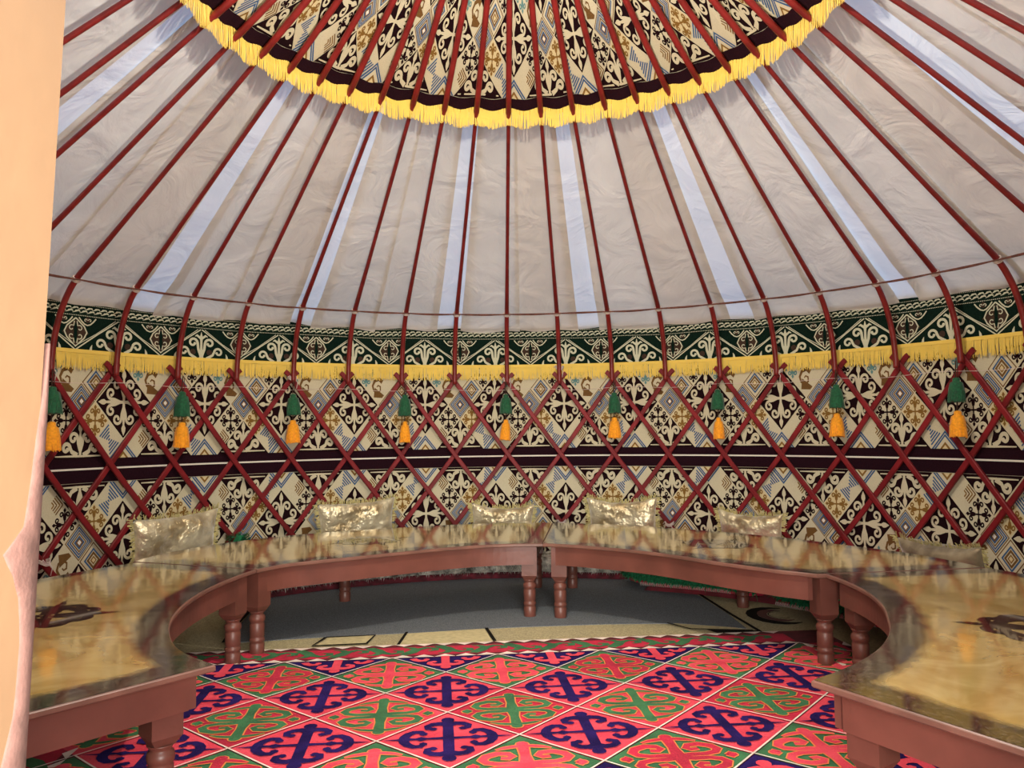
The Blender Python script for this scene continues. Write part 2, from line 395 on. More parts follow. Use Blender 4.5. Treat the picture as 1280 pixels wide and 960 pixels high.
ceiling = bpy.data.objects.new('ceiling', None); COL.objects.link(ceiling); ceiling['kind'] = 'structure'
def roof_prof(t):                         # t 0 at the crown, 1 at the wall
    r = .42+(2.78-.42)*min(1, t/.84)
    if t <= .84: return r, coneZ(r, .062)
    s = (t-.84)/.16
    return 2.78+.285*sin(s*pi/2), coneZ(2.78, .062)-.205*s-.07*s*s
def canvas(a0, a1, m, off, seed):
    V = []; F = []; nu = max(4, int((a1-a0)/.022)); nv = 34
    for j in range(nv+1):
        t = j/nv; r, z = roof_prof(t)
        for i in range(nu+1):
            a = a0+(a1-a0)*i/nu
            fold = noise.noise(Vector((a*5+seed, t*3, seed)))*.010*(r/2)+noise.noise(Vector((a*22, t*7, seed)))*.004
            sag = -.012*(sin(pi*(a-TH0)/DTH)**2)*min(1, r/1.5)
            e = max(0, fold+sag+.018)+off
            if t > .9: e += .012*noise.noise(Vector((a*14, 3, seed)))*(t-.9)*10
            V.append(pol(r+e*.6 if t < .9 else r+e*.3, a, z+e*.8))
    for j in range(nv):
        for i in range(nu): q = j*(nu+1)+i; F.append((q, q+1, q+nu+2, q+nu+1))
    return link('canvas_panel', mesh_of('canvas_panel', V, F, [m], smooth=True), ceiling)
# bright single-layer strips lie between wide double-layer panels
strips = [(-2.9, -2.8), (-2.32, -2.2), (-1.86, -1.76), (-1.50, -1.39), (-0.986, -0.888), (-0.608, -0.512), (-0.231, -0.124), (0.142, 0.242), (0.532, 0.637), (0.928, 1.016), (1.42, 1.55), (1.85, 1.95), (2.3, 2.4), (2.7, 2.8)]
cur = -pi
for q, (a0, a1) in enumerate(strips):
    mid = (cur+a0)/2
    canvas(cur-.01, mid+.006, CANV, .0, q*3.1); canvas(mid-.006, a0+.02, CANVB if q % 3 else CANV, .006, q*3.1+1.7)
    canvas(a0, a1, CANV2, .013, q*3.1+.7); cur = a1-.015
canvas(cur, pi+.02, CANV, 0, 50)
mb = MB(); V = [(0, 0, coneZ(.42, .1)+.12)]+[pol(.46, 2*pi*k/32, coneZ(.46, .075)) for k in range(32)]
mb.add(V, [(0, 1+k, 1+(k+1) % 32) for k in range(32)]); mb.build('canvas_panel', [CANV2], ceiling, smooth=True)

# crown ring
t = thing('crown_ring', 'round dark red wooden crown ring that receives the upper ends of the roof poles', 'roof ring', (0, 0, coneZ(.5)))
mb = MB(); mb.tube([pol(.5, 2*pi*k/48, 0) for k in range(49)], .035, 8, cap=False); mb.build('ring', [RED], t, smooth=True)
for k in range(6):
    mb = MB(); a = pi*k/6+.1 if k < 3 else pi/2+pi*(k-3)/6*1+.1
    mb.tube([pol(.5*s, a, .12*(1-s*s)) for s in (-1, -.6, -.2, .2, .6, 1)], .013, 6); mb.build('cross_bar', [RED], t, smooth=True)

# ------------------------------------------------------------------ door frame (near, left edge of the view)
door = bpy.data.objects.new('door_1', None); COL.objects.link(door); door['kind'] = 'structure'; door.location = (-.43, -2.9, 0)
def loft(sections, m, name, parent, smooth=False, off=(0, 0, 0)):
    mb = MB(); n = len(sections[0]); V = [Vector(p)-Vector(off) for s_ in sections for p in s_]
    F = [(i*n+k, i*n+(k+1) % n, (i+1)*n+(k+1) % n, (i+1)*n+k) for i in range(len(sections)-1) for k in range(n)]
    F += [tuple(range(n-1, -1, -1)), tuple((len(sections)-1)*n+k for k in range(n))]
    mb.add(V, F); return mb.build(name, [m], parent, smooth=smooth)
JY = -2.70
def jx(z): return -.411+.0415*(z-1.46)
zs = [0, .3, .6, .9, 1.2, 1.5, 1.62]
o = loft([[(jx(z)-.10, -3.14, z), (jx(z)-.006, -3.14, z), (jx(z), -3.12, z), (jx(z), JY-.008, z), (jx(z)-.008, JY, z), (jx(z)-.10, JY, z)] for z in zs], DOORW, 'door_jamb', door, off=door.location)
# tapered shade along the jamb's inner edge, put in as a thin darker strip
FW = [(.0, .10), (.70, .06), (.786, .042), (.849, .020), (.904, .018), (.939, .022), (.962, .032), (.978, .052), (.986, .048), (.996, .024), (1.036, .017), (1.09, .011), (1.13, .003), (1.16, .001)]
def lerp_tab(t, x):
    for (a, b), (c, d) in zip(t[:-1], t[1:]):
        if x <= c: return b+(d-b)*max(0, (x-a))/(c-a)
    return t[-1][1]
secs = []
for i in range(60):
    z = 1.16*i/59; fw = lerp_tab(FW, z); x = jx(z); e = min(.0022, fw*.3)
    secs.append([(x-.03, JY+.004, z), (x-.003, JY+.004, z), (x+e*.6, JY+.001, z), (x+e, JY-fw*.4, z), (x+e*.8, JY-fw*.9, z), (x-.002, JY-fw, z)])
loft(secs, DOORSHADE, 'jamb_shade_strip', door, True, off=door.location)
loft([[(.78, -3.1, z), (.88, -3.1, z), (.88, -2.86, z), (.78, -2.86, z)] for z in (0, .8, 1.62)], DOORW, 'door_jamb', door, off=door.location)
mb = MB(); mb.box((.17+.43, -2.99+2.9, 1.61), 1.46, .24, .12); mb.build('lintel', [DOORW], door)
mb = MB(); mb.box((.17+.43, -2.99+2.9, .02), 1.2, .24, .06); mb.build('threshold', [DOORW], door)

# ------------------------------------------------------------------ wall hangings
RW = 3.045
def wmap(Rw, d=.0011):
    return lambda u, v, l: pol(Rw-d*l, u/Rw, v)
def cyl_band(name, R0, a0, a1, z0, z1, m, parent, n=None, l=0, wav=None):
    n = n or int((a1-a0)/.012); V = []; F = []; th = .004
    for i in range(n+1):
        a = a0+(a1-a0)*i/n; dz = wav(a) if wav else 0
        V += [pol(R0, a, z0), pol(R0, a, z1+dz), pol(R0+th, a, z1+dz), pol(R0+th, a, z0)]
    for i in range(n):
        for q in range(4): F.append((4*i+q, 4*i+(q+1) % 4, 4*i+4+(q+1) % 4, 4*i+4+q))
    F += [(0, 1, 2, 3), (4*n+3, 4*n+2, 4*n+1, 4*n)]
    return link(name, mesh_of(name, V, F, [m]), parent)
HA = 2.86
BB = .1175
tp = thing('wall_hanging', 'upper patterned hanging of black, cream and ochre diamonds above the plum stripe', 'tapestry', (0, 0, 0))
cyl_band('ground_cloth', RW, -HA, HA, .925, 1.60, CREAM, tp)
P = tapestry(-1.75*RW, 1.75*RW, .182*RW, BB, 6, .030*RW)
P.bake(lambda u, v, l: pol(RW-.0009*l, u/RW, .928+v), 'woven_pattern', TM, tp)
cyl_band('plum_border', RW-.004, -HA, HA, .874, .930, PLUM, tp)
tp2 = thing('wall_hanging', 'lower patterned hanging of diamonds below the white line, reaching down behind the cushions', 'tapestry', (0, 0, 0))
cyl_band('ground_cloth', RW, -HA, HA, .0, .80, CREAM, tp2)
P = tapestry(-1.75*RW, 1.75*RW, .182*RW, BB, 7, .031*RW)
P.bake(lambda u, v, l: pol(RW-.0009*l, u/RW, .782-v), 'woven_pattern', TM, tp2)
cyl_band('plum_border', RW-.004, -HA, HA, .785, .863, PLUM, tp2)
cyl_band('white_piping', RW-.008, -HA, HA, .863, .874, WHITE, tp2)

# frieze: dark green band with scrolls, running leaf rows, yellow fringe
fz = thing('frieze_band', 'dark green frieze band with cream scrollwork and yellow fringe along the top of the wall', 'textile band', (0, 0, 0))
RF = 3.032
def fwav(a): return .018*noise.noise(Vector((a*3.3, 1, 5)))+.010*noise.noise(Vector((a*9, 2, 5)))
cyl_band('green_cloth', RF, -HA, HA, 1.575, 1.915, DGREEN, fz, wav=fwav)
def frieze():
    P = Pat(.03); per = .1856*RF; ph = -.0582*RF; h = per/2
    cr, br, wh = 0, 1, 2
    k0, k1 = math.floor(-1.75*RF/per), math.ceil(1.75*RF/per)
    I = TR(0, 0, 1, 1)
    for k in range(k0, k1+1):
        X = ph+k*per
        for s in (-1, 1):
            for off, w_ in ((0, .0075), (.022, .0045)):
                P.stroke([(X+s*(.004+off*.9), 1.790), (X+s*(h*.5+off*.5), 1.695), (X+s*(h-.001+off*0), 1.592+off*1.1)], w_, I, cr, 2)
            T = TR(X, 1.590, s*.105, .105)
            horn(P, T, cr, 2, (.0, .1), (.55, 1.02), .30, .155, .42, 1.3)
            horn(P, T, cr, 2, (.35, .0), (1.15, .45), .29, .145, .42, 1.3)
            P.stroke([(.0, 1.30), (.3, 1.52), (.42, 1.44)], [.16, .14, .05], T, cr, 2)
            P.stroke([(1.75, .0), (1.72, .2), (1.66, .36)], [.18, .12, .02], T, cr, 2)
            P.blob((.55, .42), .20, T, br, 1, 8)
        T = TR(X, 1.590, .105, .105)
        P.stroke([(0, 0), (0, .5), (0, 1.1), (0, 1.4), (0, 1.75)], [.30, .17, .15, .2, .02], T, cr, 2.3)
        C = X+h
        P.poly(diam(C, 1.695, .085, .078), br, 1)
        D = [(C, 1.785), (C+.055, 1.735), (C+.072, 1.70), (C+.055, 1.665), (C, 1.612), (C-.055, 1.665), (C-.072, 1.70), (C-.055, 1.735), (C, 1.785)]
        P.stroke(D, .0085, I, cr, 2)
        P.stroke([(C, 1.755), (C, 1.64)], [.022, .022], I, 3, 1.8)
        for sx in (-1, 1):
            for sy in (-1, 1):
                T = TR(C, 1.698, sx*.072, sy*.072)
                P.stroke([(.12, .92)]+spiral(.36, .34, pi*.75, -2*pi*.8, .26, .11, 10), .085, T, cr, 2.1)
            P.stroke([(C+sx*.02, 1.790)]+[(C+sx*(.02+.11*q/6), 1.79-.045*sin(pi*q/6)) for q in range(1, 7)], .008, I, cr, 1.9)
            P.blob((C+sx*.075, 1.778), .018, I, br, 1.2, 8)
            for q in (-1, 1):
                T = TR(C+sx*.077, 1.772, q*.03, .03)
                P.stroke(spiral(.45, .1, pi, -2*pi*.8, .35, .15, 8), .16, T, cr, 2)
    # running leaves and dotted lines
    u = -1.75*RF; q = 0
    while u < 1.75*RF:
        for z0, f in ((1.842, 0), (1.822, 1)):
            T = TR(u+f*.012, z0+.002, .043, .02)
            P.stroke([(-.55, -.35), (-.2, -.1), (.1, .3), (.4, .35), (.62, .0)], [.1, .22, .5, .42, .08], T, cr, 2)
        u += .046
    u = -1.75*RF
    while u < 1.75*RF:
        for z0 in (1.869, 1.802):
            P.quad([(u, z0-.0025), (u+.006, z0-.0025), (u+.006, z0+.0025), (u, z0+.0025)], cr, 2)
        u += .0115
    return P
P = frieze()
def fmap(u, v, l):
    a = u/RF; return pol(RF-.0012*l, a, v+fwav(a)*max(0, (v-1.60)/.31))
P.bake(fmap, 'woven_pattern', [FRCREAM, DBROWN, WHITE, DGREEN], fz)
def fringe(name, fn, s0, s1, step, top, ln, parent, mats, w_=.006, layers=2, jit=.2):
    mb = MB(); s = s0
    while s < s1:
        for L in range(layers):
            a = s+random.uniform(-.3, .3)*step; l_ = ln*(1+random.uniform(-jit, jit*.4)); dx = random.uniform(-.6, .6)*step*2; o = .002+.004*L+random.uniform(0, .003)
            x0, x1 = a-w_/2, a+w_/2
            V = [fn(x0, top, o), fn(x1, top, o), fn(x1+dx*.4, top-l_*.5, o+.003), fn(x0+dx*.4, top-l_*.5, o+.003), fn(x1+dx-w_*.2, top-l_, o+.001), fn(x0+dx+w_*.2, top-l_, o+.001)]
            mb.add(V, [(0, 1, 2, 3), (3, 2, 4, 5)], 0)
        s += step
    return mb.build(name, mats, parent, kind='stuff')
def ff(u, z, o): return pol(RF-.006-o, u/RF, z)
fringe('yellow_fringe', ff, -1.8*RF, 1.8*RF, .0065, 1.592, .118, fz, [YEL], .0058, 2, .16)
cyl_band('fringe_header', RF-.018, -1.8, 1.8, 1.572, 1.594, YEL, fz)

# ------------------------------------------------------------------ crown valance (patterned cloth under the roof top)
vl = thing('crown_valance', 'round patterned cloth with plum border and yellow fringe gathered around the roof crown', 'tapestry', (0, 0, 0))
RV = 1.43
def vpt(a, v, l):
    r = RV-v/CN
    sc = sin(pi*(a-TH0)/DTH)**2
    rg = 1.0
    dz = -.016*sc*math.exp(-v/.10)-.005*sc
    off = .050-.0010*l
    return pol(r, a, coneZ(r, off)+dz)
mb = MB(); na = 540; nv = 24; V = []; F = []
for j in range(nv+1):
    for i in range(na): V.append(vpt(2*pi*i/na, 1.05*j/nv, 0))
for j in range(nv):
    for i in range(na): F.append((j*na+i, j*na+(i+1) % na, (j+1)*na+(i+1) % na, (j+1)*na+i))
mb.add(V, F); mb.build('ground_cloth', [CREAM], vl, smooth=True)
PV = Pat(.06); PV = tapestry(-1.9, 1.9, .3215, .123, 8, .157)
# steps in this pattern are radians along u
def subdivide(P, lim):
    F = []; Mi = []
    for f, m in zip(P.F, P.M): F.append(f); Mi.append(m)
    P.F, P.M = F, Mi
PV.bake(lambda u, v, l: vpt(u, v+.078, l*1.5), 'woven_pattern', TM, vl)
def ring_band(name, v0, v1, l, m, parent, nv=3):
    V = []; F = []
    for j in range(nv+1):
        for i in range(na): V.append(vpt(2*pi*i/na, v0+(v1-v0)*j/nv, l))
    for j in range(nv):
        for i in range(na): F.append((j*na+i, j*na+(i+1) % na, (j+1)*na+(i+1) % na, (j+1)*na+i))
    return link(name, mesh_of(name, V, F, [m], smooth=True), parent)
ring_band('plum_border', 0, .080, 5, PLUM, vl)
ring_band('fringe_header', -.004, .012, 14, YEL2, vl)
def vf(u, z, o):
    a = u/RV; p = vpt(a, 0, 5); return pol(RV-.004-o, a, p.z+z)
fringe('yellow_fringe', vf, -pi*RV, pi*RV, .0056, .008, .112, vl, [YEL], .0052, 2, .10)

# ------------------------------------------------------------------ roof poles
prof = [(2.955, 1.44), (2.95, 1.53), (2.93, 1.65), (2.885, 1.78), (2.825, 1.885), (2.757, 1.963), (2.66, coneZ(2.66)+.004), (2.4, coneZ(2.4)), (1.8, coneZ(1.8)), (1.2, coneZ(1.2)), (.53, coneZ(.53))]
def catm(P, n=4):
    out = []
    for i in range(len(P)-1):
        p0, p1, p2, p3 = P[max(i-1, 0)], P[i], P[i+1], P[min(i+2, len(P)-1)]
        for k in range(n):
            t = k/n
            out.append(tuple(.5*((2*p1[d])+(-p0[d]+p2[d])*t+(2*p0[d]-5*p1[d]+4*p2[d]-p3[d])*t*t+(-p0[d]+3*p1[d]-3*p2[d]+p3[d])*t**3) for d in range(len(p1))))
    out.append(P[-1]); return out
def prad(r): return .0175 if r < 1.40 else (.0125 if r < 2.3 else .0125+.005*min(1, (r-2.3)/.5))
mb = MB(); pp = [q for q in catm(prof, 3) if not 1.3 < q[0] < 1.55]
i_ = next(i for i, q in enumerate(pp) if q[0] < 1.4); pp[i_:i_] = [(1.47, coneZ(1.47)), (1.41, coneZ(1.41)), (1.395, coneZ(1.395))]
mb.tube([Vector((0, r-2.955, z-1.44)) for r, z in pp], [prad(r) for r, z in pp], 10)
pole_me = mesh_of('roof_pole', mb.V, mb.F, [RED], mb.M, True)
KP = range(-15, 16)
for k in KP:
    o = link('roof_pole', pole_me); o.location = pol(2.955, TK(k), 1.44); o.rotation_euler = (0, 0, -TK(k))
    if k == 0: lab = 'dark red roof pole standing upright in the middle of the view'
    else: lab = '%s dark red roof pole %s of the upright middle one' % (ORD[abs(k)], 'left' if k < 0 else 'right')
    tag(o, lab, 'roof pole', 'dark red roof poles fanning out from the crown')

# spacing cord round the poles, with white ties
cordt = thing('spacing_cord', 'thin brown double cord strung from roof pole to roof pole, tied with white knots', 'cord', (0, 0, 0))
mb = MB()
for dz in (0, .007):
    pts = []
    for k in range(-16, 16):
        for q in range(6):
            a = TK(k)+DTH*q/6; s = sin(pi*q/6)
            pts.append(pol(2.733-.0*s, a, 1.958+dz*s-(.006+.006*noise.noise(Vector((k*1.7, 0, 0))))*s))
    mb.tube(pts, .0042, 5)
mb.build('cord', [CORD], cordt, smooth=True)
mb = MB()
T_ = Vector((0, -.79, .61))
for zz in (-.009, 0, .009):
    mb.tube([Vector((.024*cos(2*pi*q/10), .019*sin(2*pi*q/10)*.61, .019*sin(2*pi*q/10)*.79+.003))+T_*zz for q in range(11)], .0052, 5, cap=False)
kn = mesh_of('white_knot', mb.V, mb.F, [STRING], mb.M, True)
for k in range(-15, 16):
    o = link('white_knot', kn, cordt); o.location = pol(2.757, TK(k), 1.961); o.rotation_euler = (0, 0, -TK(k))

# ------------------------------------------------------------------ lattice wall
lat = thing('lattice_wall', 'dark red crossed wooden lattice standing around the wall in front of the tapestry', 'lattice', (0, 0, 0))
LV = [1.466, 1.176, .886, .612, .345, .10]
def slat_mesh(sgn, rad, w_=.033, th=.015):
    pts = [(-.12, LV[0]+.056)]
    for j, z in enumerate(LV): pts.append((j*.5, z))
    pts.append((2.66, .03))
    pts = catm(pts, 4); V = []; F = []; n = len(pts)
    for i, (j, z) in enumerate(pts):
        a, b = pts[max(i-1, 0)], pts[min(i+1, n-1)]
        dx, dz = (b[0]-a[0])*DTH*rad, b[1]-a[1]; d = hypot(dx, dz); nx, nz = -dz/d*w_/2, dx/d*w_/2
        bow = .006*sin(pi*i/n)
        for s, ro in ((1, 0), (1, -th), (.72, -th-.003), (-.72, -th-.003), (-1, -th), (-1, 0)):
            V.append(pol(rad+ro+bow*0, sgn*(j*DTH+s*nx/rad), z+s*nz))
    for i in range(n-1):
        for q in range(6): F.append((6*i+q, 6*i+(q+1) % 6, 6*i+6+(q+1) % 6, 6*i+6+q))
    F += [(5, 4, 3, 2, 1, 0), tuple(6*(n-1)+q for q in range(6))]
    return mesh_of('slat', V, F, [SLAT])
front, back = slat_mesh(1, 2.999), slat_mesh(-1, 3.021)
for k in range(-19, 20):
    if k <= 16: o = link('slat', front, lat); o.rotation_euler = (0, 0, -TK(k))
    if k >= -16: o = link('slat', back, lat); o.rotation_euler = (0, 0, -TK(k))
# bindings at some heads
mb = MB()
for zz in (-.008, 0, .008):
    mb.tube([Vector((.032*cos(2*pi*q/10), .034*sin(2*pi*q/10), zz+.01*cos(2*pi*q/5))) for q in range(11)], .0035, 5, cap=False)
mb.tube([Vector((.01, -.03, 0)), Vector((.03, -.035, -.03)), Vector((.022, -.03, -.075))], .003, 5)
mb.tube([Vector((-.01, -.03, 0)), Vector((-.028, -.035, .02)), Vector((-.045, -.03, .0))], .003, 5)
kb = mesh_of('white_tie', mb.V, mb.F, [STRING], mb.M, True)
for k, z in ((-8, 1.468), (-4, 1.468), (0, 1.468), (1, 1.56), (5, 1.468), (1, .352), (3, .352), (-8, .352)):
    o = link('white_tie', kb, lat); o.location = pol(2.985, TK(k), z); o.rotation_euler = (0, 0, -TK(k))
# thin string across the lattice
mb = MB(); mb.tube([pol(2.975, TK(-9)+i*(TK(9)-TK(-9))/70, 1.392+.008*sin(i*.9)) for i in range(71)], .0016, 4)
o = mb.build('wall_string', [STRING]); tag(o, 'thin pale string stretched level across the lattice just below the heads', 'string')

# ------------------------------------------------------------------ tassels
def tassel_mesh(m, r, h, seed):
    rnd = random.Random(seed); mb = MB()
    n = 18; prof_ = [(.12, 0), (.40, -.02), (.50, -.09), (.46, -.16), (.74, -.22), (.90, -.45), (1.0, -.75), (1.02, -1.0)]
    V = []; F = []
    for j, (pr, pz) in enumerate(prof_):
        for k in range(n):
            f = 1+(.10 if k % 2 else -.06)*(j > 3); V.append((r*pr*f*cos(2*pi*k/n), r*pr*f*sin(2*pi*k/n), h*pz-(h*.04*rnd.random() if j == 7 else 0)))
    for j in range(len(prof_)-1):
        for k in range(n): F.append((j*n+k, j*n+(k+1) % n, (j+1)*n+(k+1) % n, (j+1)*n+k))
    F.append(tuple(range(n))); F.append(tuple((len(prof_)-1)*n+n-1-k for k in range(n)))
    mb.add(V, F)
    for q in range(46):                     # loose yarn ends
        a = 2*pi*rnd.random(); a2 = a+rnd.uniform(-.25, .25)
        P0 = Vector((r*.45*cos(a), r*.45*sin(a), -h*.22)); P1 = Vector((r*.95*cos(a), r*.95*sin(a), -h*.6)); P2 = Vector((r*1.08*cos(a2), r*1.08*sin(a2), -h*rnd.uniform(.96, 1.08)))
        mb.tube([P0, P1, P2], [.0022, .0025, .0022], 4, cap=False)
    return mesh_of('tassel', mb.V, mb.F, [m], mb.M, True)
gme, ome = tassel_mesh(TGREEN, .045, .150, 1), tassel_mesh(TORANGE, .043, .155, 2)
mb = MB(); mb.tube([(.002, 0, .10), (-.004, 0, .02), (.002, 0, -.10), (-.003, 0, -.20), (0, 0, -.30)], .004, 5); mb.tube([(.012, 0, .09), (.010, 0, .02), (.006, 0, -.02)], .0025, 5)
cme = mesh_of('cord', mb.V, mb.F, [DBROWN], mb.M, True)
names = {-8: 'partly hidden beside the door frame', -6: 'second from the door frame', -4: 'between the first and second cushion', -2: 'right of the second cushion from the left', 0: 'at the upright middle pole', 2: 'above the fourth cushion', 4: 'above the fifth cushion', 6: 'fourth from the right edge', 8: 'rightmost in view', }
lab = {-8: 'green and orange tassel pair hanging next to the door frame, partly hidden by it',
       -6: 'green and orange tassel pair hanging above the leftmost cushion',
       -4: 'green and orange tassel pair hanging up left of the second cushion from the left',
       -2: 'green and orange tassel pair hanging right of the second cushion from the left',
       0: 'green and orange tassel pair hanging at the foot of the upright middle pole',
       2: 'green and orange tassel pair hanging above the fourth cushion from the left',
       4: 'green and orange tassel pair hanging above the fifth cushion from the left',
       6: 'second green and orange tassel pair from the right edge',
       8: 'rightmost green and orange tassel pair, above the flattened cushion'}
for k in range(-8, 9, 2):
    a = TK(k)+(.006 if k % 4 else -.004); sc = 1+.04*sin(k*3)
    t = thing('tassel_pair', lab[k], 'tassel', pol(2.925, a, 1.355), 'tassel pairs hung from the lattice heads', -a)
    link('hanging_cord', cme, t)
    g = link('green_tassel', gme, t); g.scale = (sc, sc, sc*(1.05 if k % 4 else .98)); g.rotation_euler = (0, .05*sin(k), k)
    g = link('orange_tassel', ome, t); g.location = (.0, 0, -.198-.008*sin(k*2)); g.scale = (sc*(.9 if k in (-2, 4, 0) else 1.05),)*2+(sc,); g.rotation_euler = (0, .06*cos(k), k*1.3)

# ------------------------------------------------------------------ tables
def interp(tab, x):
    if x <= tab[0][0]: return tab[0][1]
    for i in range(len(tab)-1):
        if x <= tab[i+1][0]:
            x0, y0 = tab[i]; x1, y1 = tab[i+1]; t = (x-x0)/(x1-x0)
            m0 = (y1-tab[i-1][1])/(x1-tab[i-1][0]) if i > 0 else (y1-y0)/(x1-x0)
            m1 = (tab[i+2][1]-y0)/(tab[i+2][0]-x0) if i+2 < len(tab) else (y1-y0)/(x1-x0)
            d = x1-x0; t2, t3 = t*t, t**3
            return y0*(2*t3-3*t2+1)+m0*d*(t3-2*t2+t)+y1*(-2*t3+3*t2)+m1*d*(t3-t2)
    return tab[-1][1]
HT = .43
leg_prof = [(.031, 0), (.035, .005), (.0355, .060), (.031, .066), (.0355, .071), (.037, .079), (.0355, .087), (.031, .091), (.0345, .097), (.0355, .155), (.031, .161), (.036, .167), (.0385, .180), (.036, .193), (.030, .198), (.030, .204), (.037, .212), (.038, .216)]
mb = MB(); mb.lathe(leg_prof, 18)
for i, (s_, z) in enumerate([]): pass
bz = [(.056, .214), (.088, .240), (.088, .405)]
V = []; F = []
for w_, z in bz:
    for x, y in ((-1, -1), (1, -1), (1, 1), (-1, 1)): V.append((x*w_/2, y*w_/2, z))
for j in range(2):
    for q in range(4): F.append((4*j+q, 4*j+(q+1) % 4, 4*j+4+(q+1) % 4, 4*j+4+q))
F += [(3, 2, 1, 0), (8, 9, 10, 11)]
mb.add(V, F)
leg_me = mesh_of('leg', mb.V, mb.F, [TWOOD], mb.M)
for p_ in leg_me.polygons[:18*(len(leg_prof)-1)]: p_.use_smooth = True
def table(label, a0, a1, inn, out, legs):
    """angles in degrees; inn/out: radius tables"""
    am = R_((a0+a1)/2); org = pol(1.75, am, 0)
    t = thing('curved_table', label, 'table', org, 'low curved tables set in a ring')
    n = 64; ri = lambda d: interp(inn, d); ro = lambda d: interp(out, d)
    # top: grid, closed slab with a rounded lacquered edge
    m_ = 26; V = []; F = []; UV = []
    for j in range(m_+1):
        s = j/m_
        s = .5*(s + (3*s*s-2*s**3)) if True else s
        for i in range(n+1):
            f = i/n; d = a0+(a1-a0)*f; r = ri(d)+(ro(d)-ri(d))*s
            V.append(pol(r, R_(d), HT)-org)
            de = min((d-a0), (a1-d))*pi/180*r
            UV.append((min(r-ri(d), de, ro(d)-r+.03), 0))
    for j in range(m_):
        for i in range(n): q = j*(n+1)+i; F.append((q, q+n+1, q+n+2, q+1))
    me = mesh_of('table_top', V, F, [TOPM]); uvl = me.uv_layers.new(name='UVMap')
    for lp in me.loops: uvl.data[lp.index].uv = UV[lp.vertex_index]
    top = link('table_top', me, t)
    # slab edge
    def ring(off, z):
        L = []
        dd = off/1.8*180/pi
        for i in range(n+1): d = (a0-dd)+(a1-a0+2*dd)*i/n; L.append(pol(ri(min(max(d, a0), a1))-off, R_(d), z)-org)
        for i in range(n, -1, -1): d = (a0-dd)+(a1-a0+2*dd)*i/n; L.append(pol(ro(min(max(d, a0), a1))+off, R_(d), z)-org)
        return L
    e = MB(); rings = [ring(-.006, HT-.0005), ring(0, HT-.001), ring(.004, HT-.005), ring(.004, HT-.016), ring(0, HT-.020)]
    N_ = len(rings[0])
    e.add([p for r in rings for p in r], [(j*N_+k, j*N_+(k+1) % N_, (j+1)*N_+(k+1) % N_, (j+1)*N_+k) for j in range(len(rings)-1) for k in range(N_)])
    base = len(e.V)-N_
    e.F += [(base+i, base+i+1, base+N_-2-i, base+N_-1-i) for i in range(n)]; e.M += [0]*n
    e.build('edge_trim', [TWOODD], t)
    # apron boards
    ei = .05
    def board(pts, name):     # pts: list of (p, inward normal)
        b = MB(); V = []
        for p, nn in pts:
            for w_, z in ((0, HT-.02), (0, HT-.125), (.022, HT-.125), (.022, HT-.02)): V.append(Vector((p.x+nn.x*w_, p.y+nn.y*w_, z))-org)
        F = [(4*i+q, 4*i+(q+1) % 4, 4*i+4+(q+1) % 4, 4*i+4+q) for i in range(len(pts)-1) for q in range(4)]+[(0, 1, 2, 3), (4*len(pts)-1, 4*len(pts)-2, 4*len(pts)-3, 4*len(pts)-4)]
        b.add(V, F); return b.build(name, [TWOOD], t)
    q = []
    for i in range(41):
        rr = 1.3; dd = (ei+.0)/rr*180/pi; d = a0+dd+(a1-a0-2*dd)*i/40; q.append((pol(ri(d)+.022, R_(d), 0), pol(1, R_(d), 0)))
    board(q, 'apron')
    q = []
    for i in range(41):
        dd = ei/2.1*180/pi; d = a0+dd+(a1-a0-2*dd)*i/40; q.append((pol(ro(d)-.03, R_(d), 0), pol(-1, R_(d), 0)))
    board(q, 'apron')
    for d, sg in ((a0, 1), (a1, -1)):
        er = pol(1, R_(d), 0); et = Vector((cos(R_(d)), -sin(R_(d)), 0))*sg
        board([(er*(ri(d)+.045)+et*ei, et), (er*(ro(d)-.053)+et*ei, et)], 'apron')
    for d, r in legs:
        o = link('leg', leg_me, t); o.location = pol(r, R_(d), 0)-org; o.rotation_euler = (0, 0, -R_(d))
    # printed ornament in the middle of the top
    P = Pat(.05); c = pol((ri((a0+a1)/2)+ro((a0+a1)/2))/2, am, 0)
    for k in range(4):
        for fx in (1, -1):
            T = TR(0, 0, .25, .22, k*pi/2, fx)
            horn(P, T, 0, 1, (.02, .12), (.27, .52), .19, .17, .4, 1.2)
            P.stroke([(.3, .3), (.5, .42), (.62, .3)], [.12, .18, .04], T, 0, 1)
        T = TR(0, 0, .25, .22, k*pi/2)
        P.stroke([(0, 0), (0, .5), (0, .8), (0, 1.12)], [.10, .12, .16, .01], T, 0, 1.3)
    e1 = Vector((cos(am), -sin(am), 0)); e2 = pol(1, am, 0)
    P.bake(lambda u, v, l: c+e1*u+e2*v+Vector((0, 0, HT+.0004+.0003*l))-org, 'printed_ornament', [ORN], t)
    return t
ins = lambda r: r+.066
table('low curved table at the left front, half hidden by the door frame', -141.6, -70.0,
      [(-142, 1.405), (-132, 1.40), (-120, 1.364), (-103, 1.325), (-85, 1.318), (-69, 1.345)], [(-142, 2.24), (-84, 2.195), (-78, 2.14), (-69, 2.06)],
      [(-73.6, 1.40), (-73.2, 1.98), (-137.2, 1.50), (-138, 2.14), (-106, 2.12)])
table('low curved table at the back left, before the grey fur mat', -69.4, 5.7,
      [(-70, 1.345), (-62, 1.32), (-54, 1.25), (-45, 1.19), (-33, 1.165), (-19, 1.19), (-6, 1.23), (6, 1.245)], [(-70, 2.10), (-60, 2.19), (-45, 2.24), (-20, 2.2), (-9, 2.24), (6, 2.26)],
      [(-66.4, 1.40), (-66.5, 2.04), (2.2, 1.315), (3.0, 2.16), (-32.1, 2.10)])
